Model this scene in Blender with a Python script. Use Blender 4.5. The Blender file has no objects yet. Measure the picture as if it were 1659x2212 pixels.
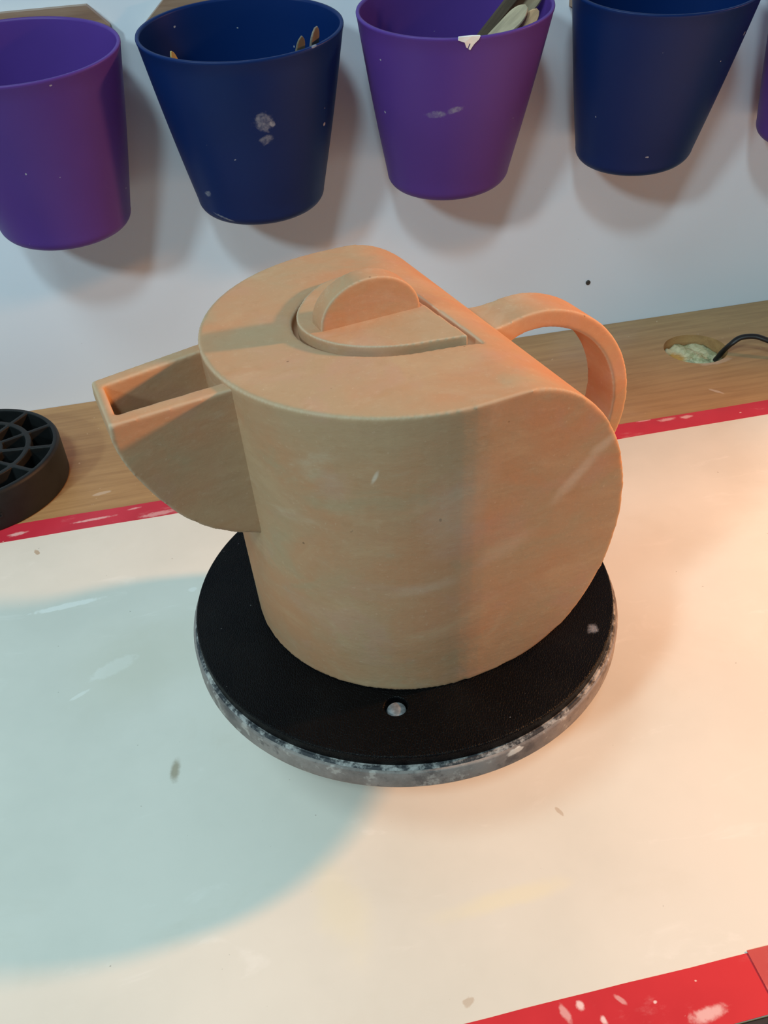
import bpy, bmesh, math, random
from mathutils import Vector, Matrix
R = math.radians
random.seed(7)
SC = bpy.context.scene
COL = SC.collection

# ------------------------------------------------------------------ camera
cam = bpy.data.objects.new('camera', bpy.data.cameras.new('camera'))
COL.objects.link(cam); SC.camera = cam
cam.data.sensor_fit = 'HORIZONTAL'; cam.data.sensor_width = 36.0
cam.data.lens = 36.0 * 1874.27 / 1659.0
cam.data.clip_start = 0.02
cr = Vector((0.97793387, -0.20046903, -0.05880057))
cu = Vector((0.16866582, 0.59152747, 0.788446))
cf = Vector((0.12327685, 0.7809657, -0.61228702))
M = Matrix((cr, cu, -cf)).transposed().to_4x4()
M.translation = Vector((-0.06855, -0.83896, 0.44569))
cam.matrix_world = M

# ------------------------------------------------------------------ world and lights
w = bpy.data.worlds.new('world'); SC.world = w; w.use_nodes = True
w.node_tree.nodes['Background'].inputs[0].default_value = (0.62, 0.88, 1.0, 1)
w.node_tree.nodes['Background'].inputs[1].default_value = 0.085

def light(name, kind, loc, target, power, color, size):
    d = bpy.data.lights.new(name, kind); d.energy = power; d.color = color
    if kind == 'AREA': d.shape = 'DISK'; d.size = size
    else: d.shadow_soft_size = size
    o = bpy.data.objects.new(name, d); COL.objects.link(o); o.location = loc
    o.rotation_euler = (Vector(target) - Vector(loc)).to_track_quat('-Z', 'Y').to_euler()
    return o
LAMP = light('bench_lamp_bulb', 'SPOT', (1.15, -0.475, 0.55), (0.06, -0.79, 0.03), 88, (1.0, 0.42, 0.15), 0.042)
LAMP.data.spot_size = R(86); LAMP.data.spot_blend = 0.9
light('ceiling_light_front', 'AREA', (-0.43, -1.80, 2.05), (0.05, -0.2, 0.1), 15, (0.70, 0.95, 1.0), 0.30)
light('ceiling_light_left', 'AREA', (-1.79, -2.12, 1.79), (0.05, -0.2, 0.1), 28, (0.72, 0.96, 1.0), 0.32)
light('ceiling_light_above', 'AREA', (-0.70, -0.85, 1.70), (0.0, -0.35, 0.0), 6.6, (0.72, 0.96, 1.0), 0.50)

vs = SC.view_settings
vs.view_transform = 'Standard'; vs.look = 'None'; vs.gamma = 1.0; vs.use_curve_mapping = False
vs.exposure = 0.0

# ------------------------------------------------------------------ helpers
def tag(o, label=None, cat=None, group=None, kind=None):
    if label: o['label'] = label
    if cat: o['category'] = cat
    if group: o['group'] = group
    if kind: o['kind'] = kind
    return o
def link(name, me, mat=None, parent=None, loc=None, smooth=True):
    o = bpy.data.objects.new(name, me); COL.objects.link(o)
    if mat: me.materials.clear(); me.materials.append(mat)
    if smooth:
        for p in me.polygons: p.use_smooth = True
    if parent: o.parent = parent
    if loc: o.location = loc
    return o
def empty(name, loc, rot=(0, 0, 0)):
    o = bpy.data.objects.new(name, None); COL.objects.link(o); o.location = loc; o.rotation_euler = rot
    o.empty_display_size = 0.02
    return o
def from_py(v, f):
    me = bpy.data.meshes.new('m'); me.from_pydata([tuple(p) for p in v], [], f); me.update()
    bm = bmesh.new(); bm.from_mesh(me); bmesh.ops.recalc_face_normals(bm, faces=bm.faces); bm.to_mesh(me); bm.free()
    return me
def rings(rs, closed_ring=False, cap0=True, cap1=True):
    """loft closed loops of equal length"""
    n = len(rs[0]); v = [p for r in rs for p in r]; f = []
    m = len(rs)
    for i in range(m if closed_ring else m - 1):
        j = (i + 1) % m
        for k in range(n):
            l = (k + 1) % n
            f.append((i*n+k, i*n+l, j*n+l, j*n+k))
    if not closed_ring:
        if cap0: f.append(tuple(range(n))[::-1])
        if cap1: f.append(tuple((m-1)*n+k for k in range(n)))
    return from_py(v, f)
def box(x0, x1, y0, y1, z0, z1, bev=0.0, seg=2):
    bm = bmesh.new(); bmesh.ops.create_cube(bm, size=1)
    for q in bm.verts:
        q.co = Vector((x0+(q.co.x+.5)*(x1-x0), y0+(q.co.y+.5)*(y1-y0), z0+(q.co.z+.5)*(z1-z0)))
    if bev: bmesh.ops.bevel(bm, geom=bm.edges[:], offset=bev, segments=seg, affect='EDGES', profile=.5)
    me = bpy.data.meshes.new('m'); bm.to_mesh(me); bm.free(); return me
def lathe(prof, n=96, ax=1.0, ay=1.0, closed=False):
    rs = []
    for r, z in prof:
        rs.append([(ax*r*math.cos(2*math.pi*k/n), ay*r*math.sin(2*math.pi*k/n), z) for k in range(n)])
    return rings(rs, closed_ring=closed)
def catmull(pts, n=8):
    out = []; P = [Vector(p) for p in pts]
    for i in range(len(P)-1):
        a, b, c, d = P[max(i-1, 0)], P[i], P[i+1], P[min(i+2, len(P)-1)]
        for k in range(n):
            t = k/n
            out.append(.5*((2*b)+(c-a)*t+(2*a-5*b+4*c-d)*t*t+(3*b-a-3*c+d)*t**3))
    out.append(P[-1]); return out
def prism(poly, axis, lo, hi, fn=None):
    """extrude a 2D polygon (list of (u,v)) along axis y ('Y': u=x v=z) or z ('Z': u=x v=y)"""
    mk = (lambda u, v, t: (u, t, v)) if axis == 'Y' else (lambda u, v, t: (u, v, t))
    return rings([[mk(u, v, lo) for u, v in poly], [mk(u, v, hi) for u, v in poly]])
def solidify(base, ops, voxel, smooth=4, fac=.5, adapt=0.0):
    """booleans -> voxel remesh -> smooth, evaluated to one plain mesh"""
    o = bpy.data.objects.new('tmp', base); COL.objects.link(o); tmp = [o]
    for op, me in ops:
        c = bpy.data.objects.new('tmpc', me); COL.objects.link(c); tmp.append(c)
        m = o.modifiers.new('b', 'BOOLEAN'); m.operation = op; m.object = c; m.solver = 'EXACT'
    m = o.modifiers.new('r', 'REMESH'); m.mode = 'VOXEL'; m.voxel_size = voxel; m.use_smooth_shade = True
    if smooth:
        m = o.modifiers.new('s', 'SMOOTH'); m.iterations = smooth; m.factor = fac
    dg = bpy.context.evaluated_depsgraph_get(); dg.update()
    me = bpy.data.meshes.new_from_object(o.evaluated_get(dg))
    for t in tmp:
        d = t.data; bpy.data.objects.remove(t); bpy.data.meshes.remove(d)
    return me

# ------------------------------------------------------------------ materials
class Mat:
    def __init__(s, name, rough=.6, spec=.3):
        s.m = bpy.data.materials.new(name); s.m.use_nodes = True
        s.nt = s.m.node_tree; s.n = s.nt.nodes; s.b = s.n['Principled BSDF']
        s.b.inputs['Roughness'].default_value = rough
        s.b.inputs['Specular IOR Level'].default_value = spec
        s.tc = s.n.new('ShaderNodeTexCoord')
    def ln(s, a, b): s.nt.links.new(a, b)
    def co(s, scale=(1, 1, 1), loc=(0, 0, 0), rot=(0, 0, 0), typ='POINT', src=None):
        m = s.n.new('ShaderNodeMapping'); m.vector_type = typ
        m.inputs['Location'].default_value = loc; m.inputs['Rotation'].default_value = rot; m.inputs['Scale'].default_value = scale
        s.ln(src or s.tc.outputs['Object'], m.inputs[0]); return m.outputs[0]
    def noise(s, scale=10, detail=4, rough=.55, vec=None, dist=0.0):
        t = s.n.new('ShaderNodeTexNoise'); t.inputs['Scale'].default_value = scale
        t.inputs['Detail'].default_value = detail; t.inputs['Roughness'].default_value = rough; t.inputs['Distortion'].default_value = dist
        s.ln(vec or s.tc.outputs['Object'], t.inputs['Vector']); return t.outputs[0]
    def rng(s, x, a, b, c=0.0, d=1.0, smooth=True):
        m = s.n.new('ShaderNodeMapRange'); m.interpolation_type = 'SMOOTHSTEP' if smooth else 'LINEAR'
        for i, q in enumerate((a, b, c, d)): m.inputs[1+i].default_value = q
        s.ln(x, m.inputs[0]); return m.outputs[0]
    def math(s, op, a, b=None):
        m = s.n.new('ShaderNodeMath'); m.operation = op
        for i, q in enumerate((a, b)):
            if q is None: continue
            if isinstance(q, (int, float)): m.inputs[i].default_value = q
            else: s.ln(q, m.inputs[i])
        return m.outputs[0]
    def mix(s, f, a, b):
        m = s.n.new('ShaderNodeMix'); m.data_type = 'RGBA'
        for i, q in ((0, f), (6, a), (7, b)):
            if isinstance(q, (int, float)): m.inputs[i].default_value = q
            elif isinstance(q, tuple): m.inputs[i].default_value = (*q, 1)
            else: s.ln(q, m.inputs[i])
        return m.outputs[2]
    def spots(s, lst, nscale=60, amp=.5, src=None, soft=.35):
        """ellipsoid marks: (loc, radii, rot, strength)"""
        out = None
        nz = s.math('MULTIPLY', s.math('SUBTRACT', s.noise(nscale, 5, .6, src), .5), amp*2)
        for loc, rad, rot, st in lst:
            v = s.co(rad, loc, rot, 'TEXTURE', src)
            l = s.n.new('ShaderNodeVectorMath'); l.operation = 'LENGTH'; s.ln(v, l.inputs[0])
            d = s.math('ADD', l.outputs['Value'], nz)
            k = s.rng(d, 1.0, 1.0-soft, 0, st)
            out = k if out is None else s.math('MAXIMUM', out, k)
        return out
    def color(s, c):
        if isinstance(c, tuple): s.b.inputs['Base Color'].default_value = (*c, 1)
        else: s.ln(c, s.b.inputs['Base Color'])
    def bump(s, h, strength=.2, dist=.001):
        b = s.n.new('ShaderNodeBump'); b.inputs['Strength'].default_value = strength; b.inputs['Distance'].default_value = dist
        s.ln(h, b.inputs['Height']); s.ln(b.outputs[0], s.b.inputs['Normal'])

def mat_wall():
    m = Mat('painted_wall', .55, .25)
    c = m.mix(m.rng(m.noise(3, 3), .3, .7), (.77, .84, .95), (.79, .855, .95))
    specks = m.rng(m.noise(160, 2, .5), .77, .80)
    c = m.mix(m.math('MULTIPLY', specks, .35), c, (.32, .30, .30))
    m.color(c); m.bump(m.noise(140, 3), .06, .0006); return m.m
def mat_wood(name='worktop_wood', a=(.46, .275, .12), b=(.37, .21, .09), dust=True):
    m = Mat(name, .45, .35)
    g = m.noise(9, 6, .6, m.co((1.2, 16, 16)), .4)
    f = m.noise(40, 5, .65, m.co((.8, 22, 22)))
    c = m.mix(m.rng(g, .35, .7), a, b)
    c = m.mix(m.math('MULTIPLY', m.rng(f, .45, .75), .3), c, (.27, .14, .06))
    if dust:
        d = m.rng(m.noise(5, 5, .6), .52, .78)
        c = m.mix(m.math('MULTIPLY', d, .35), c, (.50, .36, .26))
        s = m.rng(m.noise(210, 2, .5), .745, .78)
        c = m.mix(m.math('MULTIPLY', s, .7), c, (.75, .58, .40))
        k = m.spots([((.375, -.170, 0), (.009, .0022, .02), (0, 0, -.9), .5), ((-.217, -.173, 0), (.010, .0025, .02), (0, 0, .15), .45), ((.405, -.115, 0), (.02, .006, .02), (0, 0, .1), .35)], 90, .5)
        c = m.mix(k, c, (.72, .58, .46))
    m.color(c); m.bump(f, .12, .0006); return m.m
def mat_paper():
    m = Mat('clay_stained_paper', .8, .2)
    c = m.mix(m.rng(m.noise(5, 5, .6), .35, .7), (.76, .74, .665), (.68, .67, .60))
    st = m.rng(m.noise(11, 6, .65, m.co((1, 1.6, 1)), .6), .55, .8)
    c = m.mix(m.math('MULTIPLY', st, .30), c, (.62, .585, .48))
    sm = m.rng(m.noise(16, 5, .6, m.co((1, 2.4, 1), (3, 1, 0), (0, 0, .3)), 1.2), .60, .78)
    c = m.mix(m.math('MULTIPLY', sm, .45), c, (.88, .86, .80))
    marks = m.spots([((-.197, -.392, 0), (.020, .0075, .02), (0, 0, .45), .55), ((-.219, -.412, 0), (.009, .0018, .02), (0, 0, .5), .55), ((-.235, -.318, 0), (.030, .0035, .02), (0, 0, .08), .6),
                     ((-.14, -.325, 0), (.004, .003, .02), (0, 0, 0), .5)], 220, .45)
    c = m.mix(marks, c, (.92, .92, .88))
    yel = m.spots([((.015, -.615, 0), (.05, .008, .02), (0, 0, .05), .35), ((-.07, -.60, 0), (.02, .04, .02), (0, 0, .2), .25)], 30, .6, None, .8)
    c = m.mix(yel, c, (.85, .78, .50))
    big = m.spots([((-.18, -.39, 0), (.085, .06, .05), (0, 0, .3), .45)], 14, .5, None, .9)
    c = m.mix(big, c, (.62, .60, .49))
    br = m.spots([((-.1555, -.4895, 0), (.0042, .0105, .02), (0, 0, -.12), .75)], 160, .5, None, .7)
    c = m.mix(br, c, (.33, .27, .18))
    br2 = m.spots([((-.265, -.245, 0), (.0020, .0050, .02), (0, 0, .5), .8), ((.062, -.572, 0), (.0015, .004, .02), (0, 0, .4), .5), ((-.017, -.660, 0), (.0035, .0025, .02), (0, 0, .4), .5)], 300, .6)
    c = m.mix(br2, c, (.45, .33, .22))
    dots = m.rng(m.noise(260, 1, .5), .80, .82)
    c = m.mix(m.math('MULTIPLY', dots, .55), c, (.30, .27, .22))
    m.color(c); m.bump(m.noise(500, 3), .08, .0003); return m.m
def mat_tape(name, base=(.62, .035, .06), wear=.5, pink=.0, seed=0.0, spots=None):
    m = Mat(name, .42, .4)
    v = m.co((1, 1, 1), (seed, seed*.7, 0))
    c = m.mix(m.rng(m.noise(12, 4, .6, v), .35, .7), base, (base[0]*.85, base[1]*.75, base[2]*.8))
    c = m.mix(m.math('MULTIPLY', m.rng(m.noise(22, 6, .7, m.co((1, 1.8, 1), (seed, 2, 0))), .56-.1*pink, .80), wear), c, (.80, .42, .42))
    sp = m.rng(m.noise(75, 3, .6, m.co((1, 1.3, 1), (seed+4, 1, 0))), .70, .73)
    c = m.mix(m.math('MULTIPLY', sp, .8), c, (.88, .72, .64))
    if spots: c = m.mix(m.spots(spots, 260, .55, None, .6), c, (.88, .62, .60))
    m.color(c); m.bump(m.noise(300, 2), .06, .0003); return m.m
def mat_clay(name='bone_dry_clay'):
    m = Mat(name, .82, .18)
    c = m.mix(m.rng(m.noise(11, 5, .6), .36, .64), (.515, .262, .138), (.46, .30, .175))
    st = m.noise(7, 6, .6, m.co((2.5, 2.5, 5), (0, 0, 0), (0, .25, 0)), .9)
    c = m.mix(m.math('MULTIPLY', m.rng(st, .48, .75), .55), c, (.55, .375, .22))
    st2 = m.noise(9, 5, .62, m.co((1.6, 1.6, 3.2), (2, 1, 5), (0, -.5, .1)), 1.0)
    c = m.mix(m.math('MULTIPLY', m.rng(st2, .55, .8), .6), c, (.55, .44, .31))
    st3 = m.noise(16, 5, .6, m.co((2, 9, 9), (7, 3, 1), (0, 0, -.2)), .3)
    c = m.mix(m.math('MULTIPLY', m.rng(st3, .55, .8), .35), c, (.44, .235, .105))
    pk = m.noise(26, 5, .6, m.co((1, 1, 1.4), (11, 4, 2)), .6)
    c = m.mix(m.math('MULTIPLY', m.rng(pk, .50, .70), .45), c, (.50, .285, .20))
    gr = m.noise(19, 5, .62, m.co((1, 1, 1.6), (5, 9, 7)), .8)
    c = m.mix(m.math('MULTIPLY', m.rng(gr, .52, .70), .50), c, (.40, .315, .19))
    g1 = m.noise(170, 5, .7, m.co((1, 1, 1.7), (1, 2, 3), (0, .3, 0)))
    c = m.mix(m.math('MULTIPLY', m.rng(g1, .50, .75), .24), c, (.38, .22, .115))
    g2 = m.noise(190, 5, .7, m.co((1, 1, 1.6), (9, 6, 3), (0, -.4, 0)))
    c = m.mix(m.math('MULTIPLY', m.rng(g2, .52, .76), .20), c, (.60, .45, .31))
    pit = m.rng(m.noise(210, 1, .5, m.co((1, 1, 1), (4, 4, 8))), .80, .83)
    c = m.mix(m.math('MULTIPLY', pit, .6), c, (.16, .09, .05))
    fine = m.noise(420, 2, .6)
    c = m.mix(m.math('MULTIPLY', m.rng(fine, .66, .76), .35), c, (.62, .44, .30))
    sp = m.spots([((.048, -.094, .118), (.022, .012, .006), (0, -.75, 0), .45), ((.062, -.094, .131), (.013, .012, .005), (0, -.45, 0), .45), ((-.049, -.083, .143), (.0012, .02, .005), (0, .35, 0), .85),
                  ((-.014, -.09, .120), (.022, .03, .034), (0, .3, 0), .22), ((-.03, -.09, .075), (.03, .02, .006), (0, -.2, 0), .22), ((.01, -.09, .088), (.03, .02, .009), (0, -.3, 0), .22)], 45, .6, None, .8)
    c = m.mix(sp, c, (.66, .54, .42))
    gp = m.n.new('ShaderNodeNewGeometry')
    c = m.mix(m.math('MULTIPLY', m.rng(gp.outputs['Pointiness'], .515, .56), .55), c, (.60, .50, .37))
    m.color(c)
    m.bump(m.math('ADD', m.noise(22, 6, .6, m.co((2, 2, 6), (0, 0, 0), (0, .2, 0))), m.math('MULTIPLY', m.math('ADD', fine, g1), .25)), .20, .0012); return m.m
def mat_cup(name, base, glow, marks, seed):
    m = Mat(name, .40, .28)
    c = m.mix(m.rng(m.noise(7, 3, .5, m.co((1, 1, 1), (seed, 0, 0))), .3, .7), base, tuple(q*1.18 for q in base))
    if marks:
        c = m.mix(m.math('MULTIPLY', m.spots(marks, 170, .75, None, .5), m.rng(m.noise(240, 4, .7), .38, .62, .35, 1.0)), c, (.50, .54, .62))
    d = m.rng(m.noise(170, 1, .5, m.co((1, 1, 1), (seed, 3, 0))), .80, .815)
    c = m.mix(m.math('MULTIPLY', d, .7), c, (.7, .72, .78))
    m.color(c)
    m.bump(m.noise(500, 2), .04, .0003)
    t = m.n.new('ShaderNodeBsdfTranslucent'); t.inputs[0].default_value = (*glow, 1)
    x = m.n.new('ShaderNodeMixShader'); x.inputs[0].default_value = .28
    m.ln(m.b.outputs[0], x.inputs[1]); m.ln(t.outputs[0], x.inputs[2]); m.ln(x.outputs[0], m.n['Material Output'].inputs[0])
    return m.m
def mat_plain(name, col, rough=.5, spec=.3, var=.15, nscale=30, bump=.05, bscale=200, metal=0.0):
    m = Mat(name, rough, spec); m.b.inputs['Metallic'].default_value = metal
    m.color(m.mix(m.rng(m.noise(nscale, 4), .3, .7), tuple(q*(1-var) for q in col), tuple(q*(1+var) for q in col)))
    m.bump(m.noise(bscale, 3), bump, .0006); return m.m
def mat_bat():
    m = Mat('black_grained_plastic', .42, .11)
    c = m.mix(m.rng(m.noise(20, 4), .4, .8), (.0018, .0018, .0024), (.006, .0055, .0055))
    sp = m.rng(m.noise(330, 1, .5), .79, .81)
    c = m.mix(m.math('MULTIPLY', sp, .6), c, (.35, .35, .35))
    c = m.mix(m.spots([((.0962, -.0634, .004), (.0052, .0036, .01), (0, 0, .9), .55)], 300, .6, None, .6), c, (.34, .33, .35))
    m.color(c)
    v = m.n.new('ShaderNodeTexVoronoi'); v.inputs['Scale'].default_value = 880; v.feature = 'DISTANCE_TO_EDGE'
    m.ln(m.co((1, .55, 1)), v.inputs['Vector'])
    m.bump(m.rng(v.outputs['Distance'], .0, .25), .42, .0005); return m.m
def mat_wheel():
    m = Mat('clay_spattered_metal', .62, .3)
    c = m.mix(m.rng(m.noise(28, 6, .7), .35, .68), (.17, .15, .14), (.31, .28, .26))
    c = m.mix(m.math('MULTIPLY', m.rng(m.noise(60, 5, .7, m.co((1, 1, 1), (3, 3, 3))), .54, .66), .7), c, (.09, .08, .08))
    c = m.mix(m.math('MULTIPLY', m.rng(m.noise(85, 4, .65, m.co((1, 1, 1), (8, 1, 3))), .57, .66), .6), c, (.52, .49, .45))
    mk = m.spots([((.030, -.125, -.0045), (.009, .006, .0016), (0, -.5, .2), .9), ((.039, -.122, -.005), (.006, .006, .0014), (0, .55, .2), .9), ((.031, -.126, .0105), (.007, .004, .003), (0, 0, .2), .9)], 260, .5)
    c = m.mix(mk, c, (.78, .76, .70))
    m.color(c); m.bump(m.noise(120, 5, .7), .35, .0008); return m.m
def mat_wheeltop():
    m = Mat('clay_spattered_wheel_top', .6, .3)
    c = m.mix(m.rng(m.noise(120, 6, .75), .44, .62), (.03, .034, .04), (.36, .36, .35))
    c = m.mix(m.math('MULTIPLY', m.rng(m.noise(70, 4, .65, m.co((1, 1, 1), (8, 1, 3))), .58, .68), .6), c, (.56, .55, .50))
    m.color(c); m.bump(m.noise(160, 5, .7), .4, .0008); return m.m

MW = mat_wall(); MWOOD = mat_wood(); MPAPER = mat_paper(); MCLAY = mat_clay()
MBLOCK = mat_wood('backing_block_wood', (.36, .24, .17), (.26, .16, .11), False)
MTAPE = mat_tape('red_tape', (.60, .035, .065), .45, .0, 0.3, [((-.2223, -.2111, 0), (.022, .0022, .02), (0, 0, .03), .6), ((-.2843, -.2145, 0), (.010, .004, .02), (0, 0, .1), .7), ((-.1871, -.205, 0), (.007, .0016, .02), (0, 0, .1), .5), ((-.166, -.2195, 0), (.020, .004, .02), (0, 0, .05), .45), ((.3066, -.2040, 0), (.011, .0032, .02), (0, 0, 0), .55), ((.3260, -.2050, 0), (.008, .0032, .02), (0, 0, 0), .6), ((.2853, -.1999, 0), (.009, .0015, .02), (0, 0, 0), .55), ((.3764, -.2126, 0), (.0015, .0012, .02), (0, 0, 0), .9)]); MTAPE2 = mat_tape('red_tape_front', (.62, .03, .04), .5, .0, 5.1, [((.0345, -.6733, 0), (.0026, .0030, .02), (0, 0, .3), .95), ((.0265, -.6755, 0), (.0024, .0065, .02), (0, 0, .25), .5), ((.054, -.6752, 0), (.0045, .0016, .02), (0, 0, -.9), .45), ((.0696, -.6799, 0), (.0012, .0010, .02), (0, 0, 0), .95), ((.0429, -.6822, 0), (.0020, .0028, .02), (0, 0, .2), .95), ((.0914, -.6902, 0), (.012, .004, .02), (0, 0, .1), .7)]); MTAPE3 = mat_tape('red_tape_worn', (.62, .10, .09), .85, 1.0, 9.7)

# ------------------------------------------------------------------ setting: wall, worktop, floor
o = link('wall_back', box(-1.6, 2.0, 0.0, .10, -.9, 2.2), MW, smooth=False)
tag(o, 'pale blue-white painted wall behind the row of cups', kind='structure')
o = link('floor', box(-2.5, 2.5, -3.5, .0, -.95, -.90), mat_plain('dark_floor', (.06, .055, .05), .7), smooth=False)
tag(o, 'dark floor below the worktop', kind='structure')

HC, HR = (.3975, -.0835), .0325           # cable hole
YF = -.697                                # front edge of the worktop
def worktop_mesh(x0, x1, y0, y1, z0, z1):
    bm = bmesh.new(); n = 64; s = .055; hx, hy = HC
    def V(x, y, z): return bm.verts.new((x, y, z))
    for z in (z1, z0):
        circ = [V(hx+HR*math.cos(2*math.pi*k/n), hy+HR*math.sin(2*math.pi*k/n), z) for k in range(n)]
        sq = []
        for k in range(n):
            c, q = math.cos(2*math.pi*k/n), math.sin(2*math.pi*k/n); m = max(abs(c), abs(q))
            sq.append(V(hx+s*c/m, hy+s*q/m, z))
        for k in range(n):
            bm.faces.new((circ[k], circ[(k+1) % n], sq[(k+1) % n], sq[k]))
        for a, b, c, d in ((x0, hx-s, y0, y1), (hx+s, x1, y0, y1), (hx-s, hx+s, y0, hy-s), (hx-s, hx+s, hy+s, y1)):
            bm.faces.new((V(a, c, z), V(b, c, z), V(b, d, z), V(a, d, z)))
    for k in range(n):
        a0, a1 = 2*math.pi*k/n, 2*math.pi*(k+1)/n
        bm.faces.new([V(hx+HR*math.cos(a), hy+HR*math.sin(a), z) for a, z in ((a0, z1), (a1, z1), (a1, z0), (a0, z0))])
    for a, b in (((x0, y0), (x1, y0)), ((x1, y0), (x1, y1)), ((x1, y1), (x0, y1)), ((x0, y1), (x0, y0))):
        bm.faces.new([V(*a, z0), V(*b, z0), V(*b, z1), V(*a, z1)])
    bmesh.ops.remove_doubles(bm, verts=bm.verts, dist=1e-6)
    bmesh.ops.recalc_face_normals(bm, faces=bm.faces)
    me = bpy.data.meshes.new('m'); bm.to_mesh(me); bm.free(); return me
o = link('worktop', worktop_mesh(-1.1, 1.3, YF, -.0005, -.031, -.001), MWOOD, smooth=False)
tag(o, 'brown wooden worktop with a round cable hole along the wall', 'worktop')
es = link('edge_strip', box(-1.1, 1.3, YF-.003, YF, -.031, -.0012, .0005), mat_plain('dark_edging', (.035, .033, .036), .5), o); es['label'] = 'dark edging strip along the front'

# fibrous packing seen through the cable hole
bm = bmesh.new(); nr, na = 14, 48; vv = {}
def padz(x, y): return .0022*math.sin(95*x+1.3)*math.cos(80*y)+.0010*math.sin(330*x+120*y)+.0022*(random.random()-.5)+.10*y
ctr = bm.verts.new((0, 0, 0)); bot = bm.verts.new((0, 0, -.012))
for i in range(1, nr+1):
    for j in range(na):
        a = 2*math.pi*j/na; r = .0312*i/nr; x, y = r*math.cos(a), r*math.sin(a)
        vv[i, j] = bm.verts.new((x, y, padz(x, y)))
low = [bm.verts.new((.0312*math.cos(2*math.pi*j/na), .0312*math.sin(2*math.pi*j/na), -.012)) for j in range(na)]
for j in range(na):
    k = (j+1) % na
    bm.faces.new((ctr, vv[1, j], vv[1, k])); bm.faces.new((bot, low[k], low[j])); bm.faces.new((vv[nr, j], low[j], low[k], vv[nr, k]))
    for i in range(1, nr): bm.faces.new((vv[i, j], vv[i+1, j], vv[i+1, k], vv[i, k]))
bmesh.ops.recalc_face_normals(bm, faces=bm.faces)
me = bpy.data.meshes.new('m'); bm.to_mesh(me); bm.free()
mm = Mat('green_yellow_packing', .85, .2)
c_ = mm.mix(mm.rng(mm.noise(60, 5, .65, mm.co((1, 1, 1), (0, 0, 0), (0, 0, .6)), .8), .35, .65), (.36, .37, .20), (.66, .63, .42))
c_ = mm.mix(mm.spots([((-.018, .006, 0), (.013, .014, .05), (0, 0, 0), .9)], 60, .4, None, .6), c_, (.55, .30, .07))
mm.color(c_); mm.bump(mm.noise(200, 4), .5, .002)
o = link('packing_pad', me, mm.m, loc=(HC[0], HC[1], -.0130)); tag(o, 'greenish yellow rough packing inside the round cable hole', 'packing')

# paper sheet and tape
o = link('paper_sheet', box(-.9, 1.1, YF+.0002, -.214, -.001, 0.0), MPAPER, smooth=False)
tag(o, 'cream clay-stained paper sheet covering the worktop', 'paper')
def tape(name, x0, x1, prof, mat, label, group=None, jag=0.0, dz=0.0):
    """prof: cross-section [(y,z)...] of the strip, .0003 thick"""
    n = 60; rs = []
    for i in range(n+1):
        x = x0+(x1-x0)*i/n
        j = lambda k: jag*(math.sin(x*47+k*9)*.5+math.sin(x*123+k)*.3)
        P = [(x, y+(j(0) if k == 0 else j(5) if k == len(prof)-1 else 0), z+dz) for k, (y, z) in enumerate(prof)]
        rs.append(P+[(p[0], p[1], p[2]+.0003) for p in P[::-1]])
    o = link(name, rings(rs), mat, smooth=False); tag(o, label, 'tape', group); return o
tape('masking_tape', -.9, 1.1, [(-.2232, .0), (-.2142, .0), (-.2132, -.00098), (-.1993, -.00098)], MTAPE, 'long red tape strip along the far edge of the paper', 'red tape strips on the worktop', .0005)
tape('masking_tape', -.9, .1277, [(-.6688, .0), (YF+.0002, .0)], MTAPE2, 'bright red tape strip along the near edge of the paper', 'red tape strips on the worktop', .0003)
tape('masking_tape', .1235, 1.1, [(-.6678, .0), (YF+.0002, .0)], MTAPE3, 'worn pinkish red tape piece at the near right corner', 'red tape strips on the worktop', .0003, .0004)

# ------------------------------------------------------------------ banding wheel and bat
WC = Vector((0, -.45504, 0)); ZB = .08623; ZW = .06497
wheel = empty('banding_wheel', WC); tag(wheel, 'grey clay-spattered banding wheel under the black round board', 'turntable')
prof = [(.0001, .0), (.1265, .0), (.1279, .0006), (.1283, .0018), (.1283, .0118), (.1281, .0126), (.1276, .0129), (.1272, .0126), (.1268, .0130), (.1262, .0138), (.1255, .0141), (.1250, .0138), (.1246, .0141), (.1240, .0147), (.1230, .0149), (.0001, .0149)]
side = [p for p in prof[:7]]; topp = prof[6:]
o = link('wheel_head', lathe(side+[(.0001, .0126)], 160), mat_wheel(), wheel, (0, 0, ZW))
o['label'] = 'grey clay-smeared rim of the wheel'
o2 = link('wheel_top', lathe([(.0001, .0124)]+topp, 160), mat_wheeltop(), wheel, (0, 0, ZW)); o2['label'] = 'stepped top ring speckled black and cream'
MST = mat_plain('dull_steel', (.32, .31, .30), .45, .5, .2, 40, .1, 120, .6)
link('shaft', lathe([(.0001, .0), (.014, .0), (.014, ZW-.012), (.024, ZW-.004), (.026, ZW+.0005), (.0001, ZW+.0005)], 48), MST, wheel)
link('foot', lathe([(.0001, .0), (.062, .0), (.064, .002), (.063, .008), (.05, .014), (.03, .02), (.016, .026), (.0001, .026)], 64), MST, wheel)
o = link('bat_pin', lathe([(.0001, 0), (.0050, 0), (.0050, .0042), (.0047, .0046), (.0001, .0046)], 24), mat_plain('pale_grey_pin', (.20, .215, .23), .5, .4, .35, 300, .3, 300), wheel, (-.0234, -.0906, ZW+.0149)); o['label'] = 'pale grey bat pin'
PINL = (-.0236, -.0899)
bat = empty('throwing_bat', (0, WC.y, ZW+.0149)); tag(bat, 'black grained round throwing board under the clay teapot', 'board')
tb = ZB-(ZW+.0149)
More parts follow.
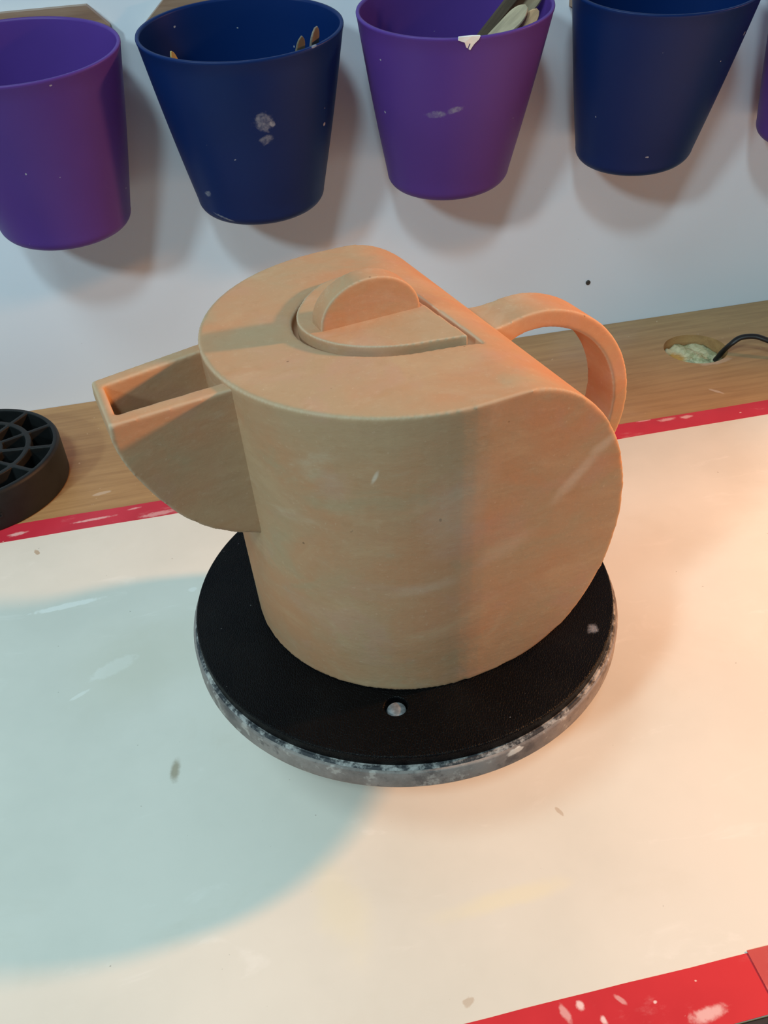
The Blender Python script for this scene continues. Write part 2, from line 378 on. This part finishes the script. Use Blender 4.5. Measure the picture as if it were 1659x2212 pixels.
# disc with a through hole for the pin
def disc_hole(Ro, t, hc, hr, n=160):
    e = .0011
    bm = bmesh.new()
    op = [(Ro-.0002, 0), (Ro, .0002)] + [(Ro-e+e*math.cos(a), t-e+e*math.sin(a)) for a in [i*math.pi/8 for i in range(5)]]
    ip = [(hr+.0006, t), (hr+.00018, t-.00018), (hr, t-.0006), (hr, 0)]
    V = []
    for r, z in op: V.append([bm.verts.new((r*math.cos(2*math.pi*k/n), r*math.sin(2*math.pi*k/n), z)) for k in range(n)])
    for r, z in ip: V.append([bm.verts.new((hc[0]+r*math.cos(2*math.pi*k/n), hc[1]+r*math.sin(2*math.pi*k/n), z)) for k in range(n)])
    m = len(V)
    for i in range(m):
        for k in range(n):
            bm.faces.new((V[i][k], V[i][(k+1) % n], V[(i+1) % m][(k+1) % n], V[(i+1) % m][k]))
    bmesh.ops.recalc_face_normals(bm, faces=bm.faces)
    me = bpy.data.meshes.new('m'); bm.to_mesh(me); bm.free(); return me
o = link('disc', disc_hole(.125, tb, PINL, .0062), mat_bat(), bat, smooth=False)
for p in o.data.polygons: p.use_smooth = abs(p.normal.z) < .98

# ------------------------------------------------------------------ teapot
TO = (.00493, -.4462, ZB); TA = .22783
TH = .17375
pot = empty('clay_teapot', TO, (0, 0, TA)); tag(pot, 'unfired brown clay teapot with angular open spout on the black board', 'teapot')
def dplan(r, kx, xr, n=48):
    p = [(kx*r*math.cos(a), r*math.sin(a)) for a in [math.pi/2+math.pi*i/n for i in range(n+1)]]
    return p+[(xr, -r*.97), (xr, r*.97)]
rt, rb = .0982, .0914
pl_t = [(x, y, TH+.04) for x, y in dplan(rt+(rt-rb)*.04/TH, .972, .2)]
pl_b = [(x-.0029, y, -.04) for x, y in dplan(rb-(rt-rb)*.04/TH, .972, .2)]
body = rings([pl_b, pl_t])
L, E = .0135, .0655
sidep = [(-.3, TH), (-.3, 0.0)] + [(L+E*math.cos(a), TH/2+TH/2*math.sin(a)) for a in [-math.pi/2+math.pi*i/64 for i in range(65)]]
# opening for the lid: measured D shape, straight edge towards the handle
lid_half = [(.018, -.0463), (.0017, -.0428), (-.0098, -.0405), (-.0205, -.0366), (-.0302, -.0308), (-.0391, -.0223), (-.0448, -.0126), (-.0475, -.0036), (-.0480, .0050), (-.0462, .0140), (-.0429, .0220), (-.0373, .0305), (-.0309, .0383), (-.0238, .0445), (-.0172, .0487), (-.004, .0515), (.0135, .0530)]
lp = [(p.x, p.y) for p in catmull([(x, y, 0) for x, y in lid_half], 5)]
LC = (-.012, .003)
def scaled(poly, d):
    out = []
    for x, y in poly:
        v = Vector((x-LC[0], y-LC[1])); l = v.length
        v = v*((l+d)/l); out.append((LC[0]+v.x, LC[1]+v.y))
    return out
openp = scaled(lp, .0016)
openp[0] = (.0238, -.0492); openp[-1] = (.0190, .0545)
DEEP = .006
pocket = prism(openp, 'Z', TH-DEEP, TH+.02)
me = solidify(body, [('INTERSECT', prism(sidep, 'Y', -.25, .25)), ('DIFFERENCE', pocket)], .00095, 6)
link('body', me, MCLAY, pot)

# spout: tapering open trough, quarter-round underside
sp_out = [(-.1466, .1717), (-.1470, .163), (-.1452, .1534), (-.1421, .144), (-.1378, .1345), (-.1328, .1248), (-.1262, .1143), (-.1163, .1033), (-.1058, .0955), (-.0991, .0916), (-.0889, .0872), (-.076, .085)]
spc = [(p.x, p.z) for p in catmull([(x, 0, zz) for x, zz in sp_out], 5)]
def yc(x): t = (-.09-x)/.058; return -.0016-.0082*t
def hw(x): t = (-.09-x)/.058; return .0264-.0043*t
def trough(prof, dw):
    loop = prof
    def tw(x, zz):   # slightly narrower towards the underside
        return (hw(x)-dw)*(1-.06*max(0, (.1717-zz))/.085)
    return rings([[(x, yc(x)-tw(x, zz), zz) for x, zz in loop], [(x, yc(x)+tw(x, zz), zz) for x, zz in loop]])
def inset(prof, d):
    out = []
    for i, (x, zz) in enumerate(prof):
        a = Vector(prof[max(i-1, 0)]); b = Vector(prof[min(i+1, len(prof)-1)]); t = (b-a).normalized()
        nrm = Vector((-t.y, t.x))
        if nrm.x < 0 and nrm.y < 0: nrm = -nrm
        if nrm.y < 0 and abs(nrm.y) > abs(nrm.x): nrm = -nrm
        if nrm.x < 0 and abs(nrm.x) > abs(nrm.y): nrm = -nrm
        out.append((x+nrm.x*d, zz+nrm.y*d))
    return out
outer = spc+[(-.076, .1717)]
inn = inset(spc, .0045)
inner = [(inn[0][0], .19)]+inn+[(-.070, inn[-1][1]), (-.070, .19)]
me = solidify(trough(outer, 0), [('DIFFERENCE', trough(inner, .0082))], .0010, 4)
o = link('spout', me, MCLAY, pot)

# handle: flat strap loop
hc = [(.030, .150), (.047, .1517), (.060, .1537), (.0695, .1555), (.0785, .1558), (.088, .1543), (.098, .1508), (.107, .1460), (.116, .1390), (.1240, .1300), (.1300, .1205), (.1345, .1095), (.1369, .0985), (.1372, .088), (.1356, .077), (.1320, .067), (.1255, .0565), (.116, .0482), (.104, .043), (.09, .0405), (.075, .0405), (.050, .042)]
cp = catmull([(x, 0, zz) for x, zz in hc], 4)
rs = []
for i, p in enumerate(cp):
    t = (cp[min(i+1, len(cp)-1)]-cp[max(i-1, 0)]).normalized(); nn = Vector((-t.z, 0, t.x))
    s0 = max(0, 1-i/12.0); s1 = max(0, 1-(len(cp)-1-i)/14.0); fl = max(s0, s1)**2
    W_ = .0131+.006*fl; T_ = .0050+.0045*fl
    rs.append([p+nn*T_*b+Vector((0, W_*a, 0)) for a, b in ((-1, -1), (1, -1), (1, 1), (-1, 1))])
me = solidify(rings(rs), [], .0009, 6)
link('handle', me, MCLAY, pot)

# lid with half-round knob
lid = empty('teapot_lid', Matrix.Rotation(TA, 4, 'Z') @ Vector((0, 0, 0)) + Vector(TO) + Vector((0, 0, TH-DEEP+.0001)), (0, 0, TA))
tag(lid, 'brown clay D-shaped lid with upright half-round knob on the teapot', 'lid')
lpp = scaled(lp, -.0010)
lpp[0] = (.0175, -.0462); lpp[-1] = (.0120, .0520)
link('lid_plate', solidify(prism(lpp, 'Z', 0, DEEP+.0030), [], .0008, 3), MCLAY, lid)
KX, KR, KH = -.0138, .0262, .0210
zt = DEEP+.0028
kp = [(KX-KR*1.0, zt-.002)]+[(KX-KR*math.cos(a), zt+KH*math.sin(a)**.96) for a in [math.pi*i/40 for i in range(41)]]+[(KX+KR, zt-.002)]
me = solidify(prism(kp, 'Y', -.0068, .0058), [], .0007, 4)
link('knob', me, MCLAY, lid)

# ------------------------------------------------------------------ wall cups and backing blocks
CA, CB, CH, CK, CT = .0798, .0608, .1475, .6919, .224
RIM = (-.0744, .3377)
def cup_mesh():
    rr = .0115; th = .0021; n = 96
    out = [(.0, .0), (CK-.30, .0), (CK-.15, .0002)]
    out += [((CK+.01)-(1-math.sin(a))*.13, rr*(1-math.cos(a))) for a in [math.pi/2*i/8 for i in range(2, 9)]]
    z0 = rr
    for i in range(1, 13):
        t = i/12; out.append((CK+.01+(1-CK-.01)*t+.010*math.sin(math.pi*t), z0+(CH-z0-.003)*t))
    out += [(1.004, CH-.0024), (1.006, CH-.0012), (1.002, CH-.0002)]
    k = th/((CA+CB)/2)
    out += [(1.002-k, CH-.0002), (1.0-k*1.15, CH-.002)]
    for i in range(11, -1, -1):
        t = i/12; out.append((CK+.01+(1-CK-.01)*t+.010*math.sin(math.pi*t)-k*1.1, z0+(CH-z0-.003)*t))
    out += [(CK-.10, .003), (.0, .003)]
    rs = [[(max(r, 1e-4)*CA*math.cos(2*math.pi*q/n), max(r, 1e-4)*CB*math.sin(2*math.pi*q/n), z) for q in range(n)] for r, z in out]
    return rings(rs)
PUR, BLU = (.120, .055, .34), (.0035, .026, .140)
cups = [(-.2027, 'purple', 'purple plastic cup at the left edge, beside the black rubber puck'),
        (-.0316, 'blue', 'dark blue plastic cup with white scuffs, left of the tool-filled purple cup'),
        (.1400, 'purple', 'purple plastic cup with white clay on its rim, holding wooden tools'),
        (.3204, 'blue', 'dark blue plastic cup nearest the right end of the wall row'),
        (.505, 'purple', 'purple plastic cup cut off by the right edge of the photograph')]
marks = {1: [((.006, -.055, .098), (.009, .02, .009), (.0, 0, .0), .55), ((.012, -.055, .096), (.003, .02, .003), (0, .5, 0), .9), ((.006, -.054, .083), (.006, .02, .005), (0, 0, 0), .45), ((-.047, -.03, .030), (.003, .02, .004), (0, .3, 0), .7), ((-.036, -.03, .008), (.010, .03, .0014), (0, .3, 0), .6), ((.056, -.03, .0795), (.0012, .02, .0018), (0, 0, 0), .9), ((.050, -.045, .147), (.003, .01, .001), (0, 0, 0), .9)],
         2: [((-.026, -.055, .086), (.010, .02, .0036), (0, -.1, 0), .55), ((-.012, -.055, .090), (.009, .02, .0032), (0, -.35, 0), .55)],
         3: [((.058, -.04, .118), (.0016, .02, .002), (0, 0, 0), .95)], 0: [], 4: []}
BW = [(-.078, .0700), (-.0770, .056), (-.060, .056), (-.056, .056), (-.056, .056)]
CUPOBJ = []
for i, (x, colr, lab) in enumerate(cups):
    base = PUR if colr == 'purple' else BLU
    glow = (.30, .06, .42) if colr == 'purple' else (.02, .07, .26)
    o = link('storage_cup', cup_mesh(), mat_cup('%s_cup_plastic' % colr, base, glow, marks[i], i*3.7), None, (x, RIM[0]+CH*math.sin(CT), RIM[1]-CH*math.cos(CT)))
    o.rotation_euler = (CT, 0, 0); tag(o, lab, 'cup', 'plastic cups along the wall'); CUPOBJ.append(o)
    b0, b1 = BW[i]; bp = [(b0, .318), (b1, .318), (b1, .3390), (b1-.0150, .3545), (b0+.0235, .3545), (b0, .3345)]
    b = link('backing_block', prism([(u, v) for u, v in bp], 'Y', -.0115, -.0002), MBLOCK, None, (x, 0, 0), smooth=False)
    tag(b, ['wooden block behind the leftmost purple cup', 'wooden block behind the scuffed blue cup', 'wooden block behind the purple cup of tools', 'wooden block behind the plain blue cup', 'wooden block behind the rightmost purple cup'][i], 'block', 'wooden blocks behind the cups')

# white clay on the rim of the tool cup (a part of the cup)
sm = []
bm = bmesh.new()
def blob(bm, pts, yfun, t):
    up = [bm.verts.new((x, yfun(x, z)-t, z)) for x, z in pts]; dn = [bm.verts.new((x, yfun(x, z)+.001, z)) for x, z in pts]
    bm.faces.new(up); bm.faces.new(dn[::-1])
    for k in range(len(pts)):
        bm.faces.new((up[k], dn[k], dn[(k+1) % len(pts)], up[(k+1) % len(pts)]))
def ysurf(x, z):
    t = max(0, min(1, (z-.0115)/(CH-.0145))); r = CK+.01+(1-CK-.01)*t+.010*math.sin(math.pi*t)
    if z > CH-.004: r = 1.006
    return -CB*r*math.sqrt(max(0, 1-(x/(CA*r))**2))
blob(bm, [(-.014, .1484), (-.0145, .1462), (-.0095, .1445), (-.0078, .1405), (-.0066, .1398), (-.0058, .1432), (-.0046, .1432), (-.0058, .1390), (-.0046, .1383), (-.0020, .1425), (.0015, .1460), (.0025, .1482), (-.004, .1487)], ysurf, .0008)
bmesh.ops.recalc_face_normals(bm, faces=bm.faces)
me = bpy.data.meshes.new('m'); bm.to_mesh(me); bm.free()
o = link('clay_smear', me, mat_plain('white_slip', (.85, .84, .82), .7), CUPOBJ[2], smooth=False); o['label'] = 'white dried clay smear'

# wooden tools standing in the cups
def tool_mesh(length, wd, tk, tip=.5):
    """flat tapering stick with rounded end, along +Z from 0"""
    rs = []
    for i in range(27):
        t = i/14 if i < 11 else 10/14+(i-10)/16*4/14; z = length*(t if t < .8 else t); ww = wd*(.75+.25*t)
        u = max(0.0, (z-(length-wd*(1.6-tip)))/(wd*(1.6-tip)))
        ww *= max(.30*tip+.08, math.sqrt(max(0, 1-u*u)))
        kk = tk*(1 if t < .85 else max(.35, 1-(t-.85)/.15*.6))
        c = min(ww, kk)*.3
        rs.append([(sx*(ww/2-cx), sy*(kk/2-cy), z) for sx, sy, cx, cy in ((1, -1, c, 0), (1, -1, 0, c), (1, 1, 0, c), (1, 1, c, 0), (-1, 1, c, 0), (-1, 1, 0, c), (-1, -1, 0, c), (-1, -1, c, 0))])
    return rings(rs)
def place_tool(tipp, foot, wd, tk, col, label, roll=0.0, tip=.5):
    a, b = Vector(foot), Vector(tipp); d = b-a
    m = Mat('tool_wood', .6, .3)
    m.color(m.mix(m.rng(m.noise(30, 5, .6, m.co((6, 6, .8))), .3, .7), col, tuple(q*.62 for q in col))); m.bump(m.noise(60, 4, .6, m.co((6, 6, .8))), .2, .0008)
    o = link('wooden_tool', tool_mesh(d.length, wd, tk, tip), m.m, None, foot, smooth=False)
    zv = d.normalized(); xv = Vector((0.25, -.75, .6)).cross(zv).normalized(); yv = zv.cross(xv)
    q = Matrix((xv, yv, zv)).transposed().to_quaternion(); o.rotation_mode = 'QUATERNION'; o.rotation_quaternion = q @ Matrix.Rotation(roll, 3, 'Z').to_quaternion()
    tag(o, label, 'tool', 'wooden tools in the cups'); return o
C3 = cups[2][0]; C2 = cups[1][0]
place_tool((.1935, -.090, .3345), (C3-.044, -.064, .245), .0135, .0045, (.66, .54, .36), 'pale tan wooden tool with rounded end in the purple cup', .0, .6)
place_tool((.2035, -.0890, .3310), (C3-.026, -.060, .232), .0125, .0040, (.78, .50, .28), 'orange-brown wooden tool right of the tan one in the purple cup', .15, .55)
place_tool((.2040, -.078, .357), (C3-.046, -.052, .235), .010, .006, (.10, .07, .045), 'dark brown stick behind the tan tool in the purple cup', .0, .8)
place_tool((.2130, -.072, .349), (C3-.034, -.049, .225), .019, .005, (.50, .40, .26), 'wide brown paddle at the back of the purple cup', .1, .7)
place_tool((.2035, -.1000, .3225), (C3-.010, -.070, .220), .0072, .0035, (.78, .46, .24), 'narrow orange stick against the right rim of the purple cup', .25, .5)
place_tool((C2-.0545, -.107, .3310), (C2-.028, -.058, .206), .0075, .003, (.58, .44, .16), 'yellowish tool tip showing at the left rim of the blue cup', .3, .3)
place_tool((C2+.0425, -.112, .3330), (C2+.020, -.060, .206), .0085, .003, (.24, .20, .14), 'small pointed tool tip near the right rim of the blue cup', .2, .25)
place_tool((C2+.0545, -.106, .3370), (C2+.034, -.054, .207), .012, .003, (.27, .24, .20), 'flat grey-brown tool tip against the right rim of the blue cup', .6, .85)

# ------------------------------------------------------------------ rubber puck with cells
PC_, PR, PH = (-.3267, -.1317), .0785, .0361
def puck_mesh():
    bm = bmesh.new(); ns = 12; off = R(24)
    def cellloop(r0, r1, a0, a1, hwid):
        pts = []
        k0 = hwid/2
        def arc(r, s, e, n=6): return [(r*math.cos(s+(e-s)*i/n), r*math.sin(s+(e-s)*i/n)) for i in range(n+1)]
        pts += arc(r1, a0+k0/r1, a1-k0/r1); pts += arc(r0, a1-k0/r0, a0+k0/r0); return pts
    return cellloop, ns, off
cellloop, NS, OFF = puck_mesh()
puck = empty('rubber_puck', (PC_[0], PC_[1], -.001)); tag(puck, 'black rubber puck with ring of open cells by the wall', 'rubber puck')
e = .0015
outer = lathe([(.0001, 0), (PR-.001, 0), (PR, .001), (PR+.0002, PH-e), (PR-e*.3, PH-e*.3), (PR-e, PH+.001), (.0001, PH+.001)], 128)
ops = []
for k in range(NS):
    a0 = OFF+2*math.pi*k/NS; a1 = a0+2*math.pi/NS
    for r0, r1 in ((.0545, .0735), (.0300, .0495)):
        ops.append(('DIFFERENCE', prism(cellloop(r0, r1, a0, a1, .0042 if r0 > .04 else .0040), 'Z', .006, PH+.01)))
ops.append(('DIFFERENCE', lathe([(.0001, .006), (.024, .006), (.024, PH+.01), (.0001, PH+.01)], 32)))
me = solidify(outer, ops, .00075, 3)
MRUB = mat_plain('black_rubber', (.0085, .010, .011), .55, .3, .3, 40, .15, 150)
link('puck_body', me, MRUB, puck)
# raised letter on the puck's side
fc = bpy.data.curves.new('t', 'FONT'); fc.body = 'G'; fc.size = .013; fc.extrude = .0006; fc.align_x = 'CENTER'; fc.align_y = 'CENTER'
to = bpy.data.objects.new('tmp', fc); COL.objects.link(to)
dg = bpy.context.evaluated_depsgraph_get(); dg.update()
me = bpy.data.meshes.new_from_object(to.evaluated_get(dg)); bpy.data.objects.remove(to)
o = link('raised_letter', me, MRUB, puck, smooth=False); ang = R(-68)
o.location = ((PR+.0002)*math.cos(ang), (PR+.0002)*math.sin(ang), .017); o.rotation_euler = (math.pi/2, 0, ang+math.pi/2)

# ------------------------------------------------------------------ cable
cpts = [(.4165, -.094, -.012), (.4180, -.0970, -.006), (.4190, -.1015, .0020), (.4225, -.1075, .0125), (.4315, -.1085, .0185), (.4440, -.1130, .0200), (.4545, -.1205, .0175), (.475, -.133, .010), (.51, -.148, .0035), (.57, -.16, .0022), (.70, -.165, .0022), (.95, -.13, .0022)]
P = catmull(cpts, 8); rs = []; side_v = Vector((.6, -.8, 0)).normalized()
for i, p in enumerate(P):
    t = (P[min(i+1, len(P)-1)]-P[max(i-1, 0)]).normalized()
    u = t.cross(Vector((0, 0, 1)))
    u = side_v if u.length < .3 else u.normalized()
    u = (u-t*u.dot(t)).normalized(); v = t.cross(u).normalized()
    rs.append([p+u*.0036*math.cos(a)+v*.0026*math.sin(a)*(.75+.25*abs(math.sin(a))) for a in [2*math.pi*k/12 for k in range(12)]])
o = link('power_cable', rings(rs), mat_plain('black_cable', (.012, .012, .013), .45, .4)); tag(o, 'black power cable rising from the round hole in the worktop', 'cable')

# ------------------------------------------------------------------ screw holes in the wall: small dark plugs added to stand in for them
MSC = mat_plain('dark_hole_plug', (.05, .045, .04), .5, .4)
for x, z, r, lab in ((.3062, .0523, .0026, 'small dark plug standing in for a screw hole in the wall above the teapot handle'), (.1684, .0407, .0022, 'small dark plug standing in for a screw hole in the wall where the handle meets the teapot')):
    o = link('screw_hole_plug', lathe([(.0001, -.004), (r, -.004), (r, .0006), (r*.7, .0012), (r*.25, .0013), (.0001, .0007)], 16), MSC, None, (x, -.0002, z))
    o.rotation_euler = (math.pi/2, 0, 0); tag(o, lab, 'hole plug', 'dark plugs for holes in the wall')
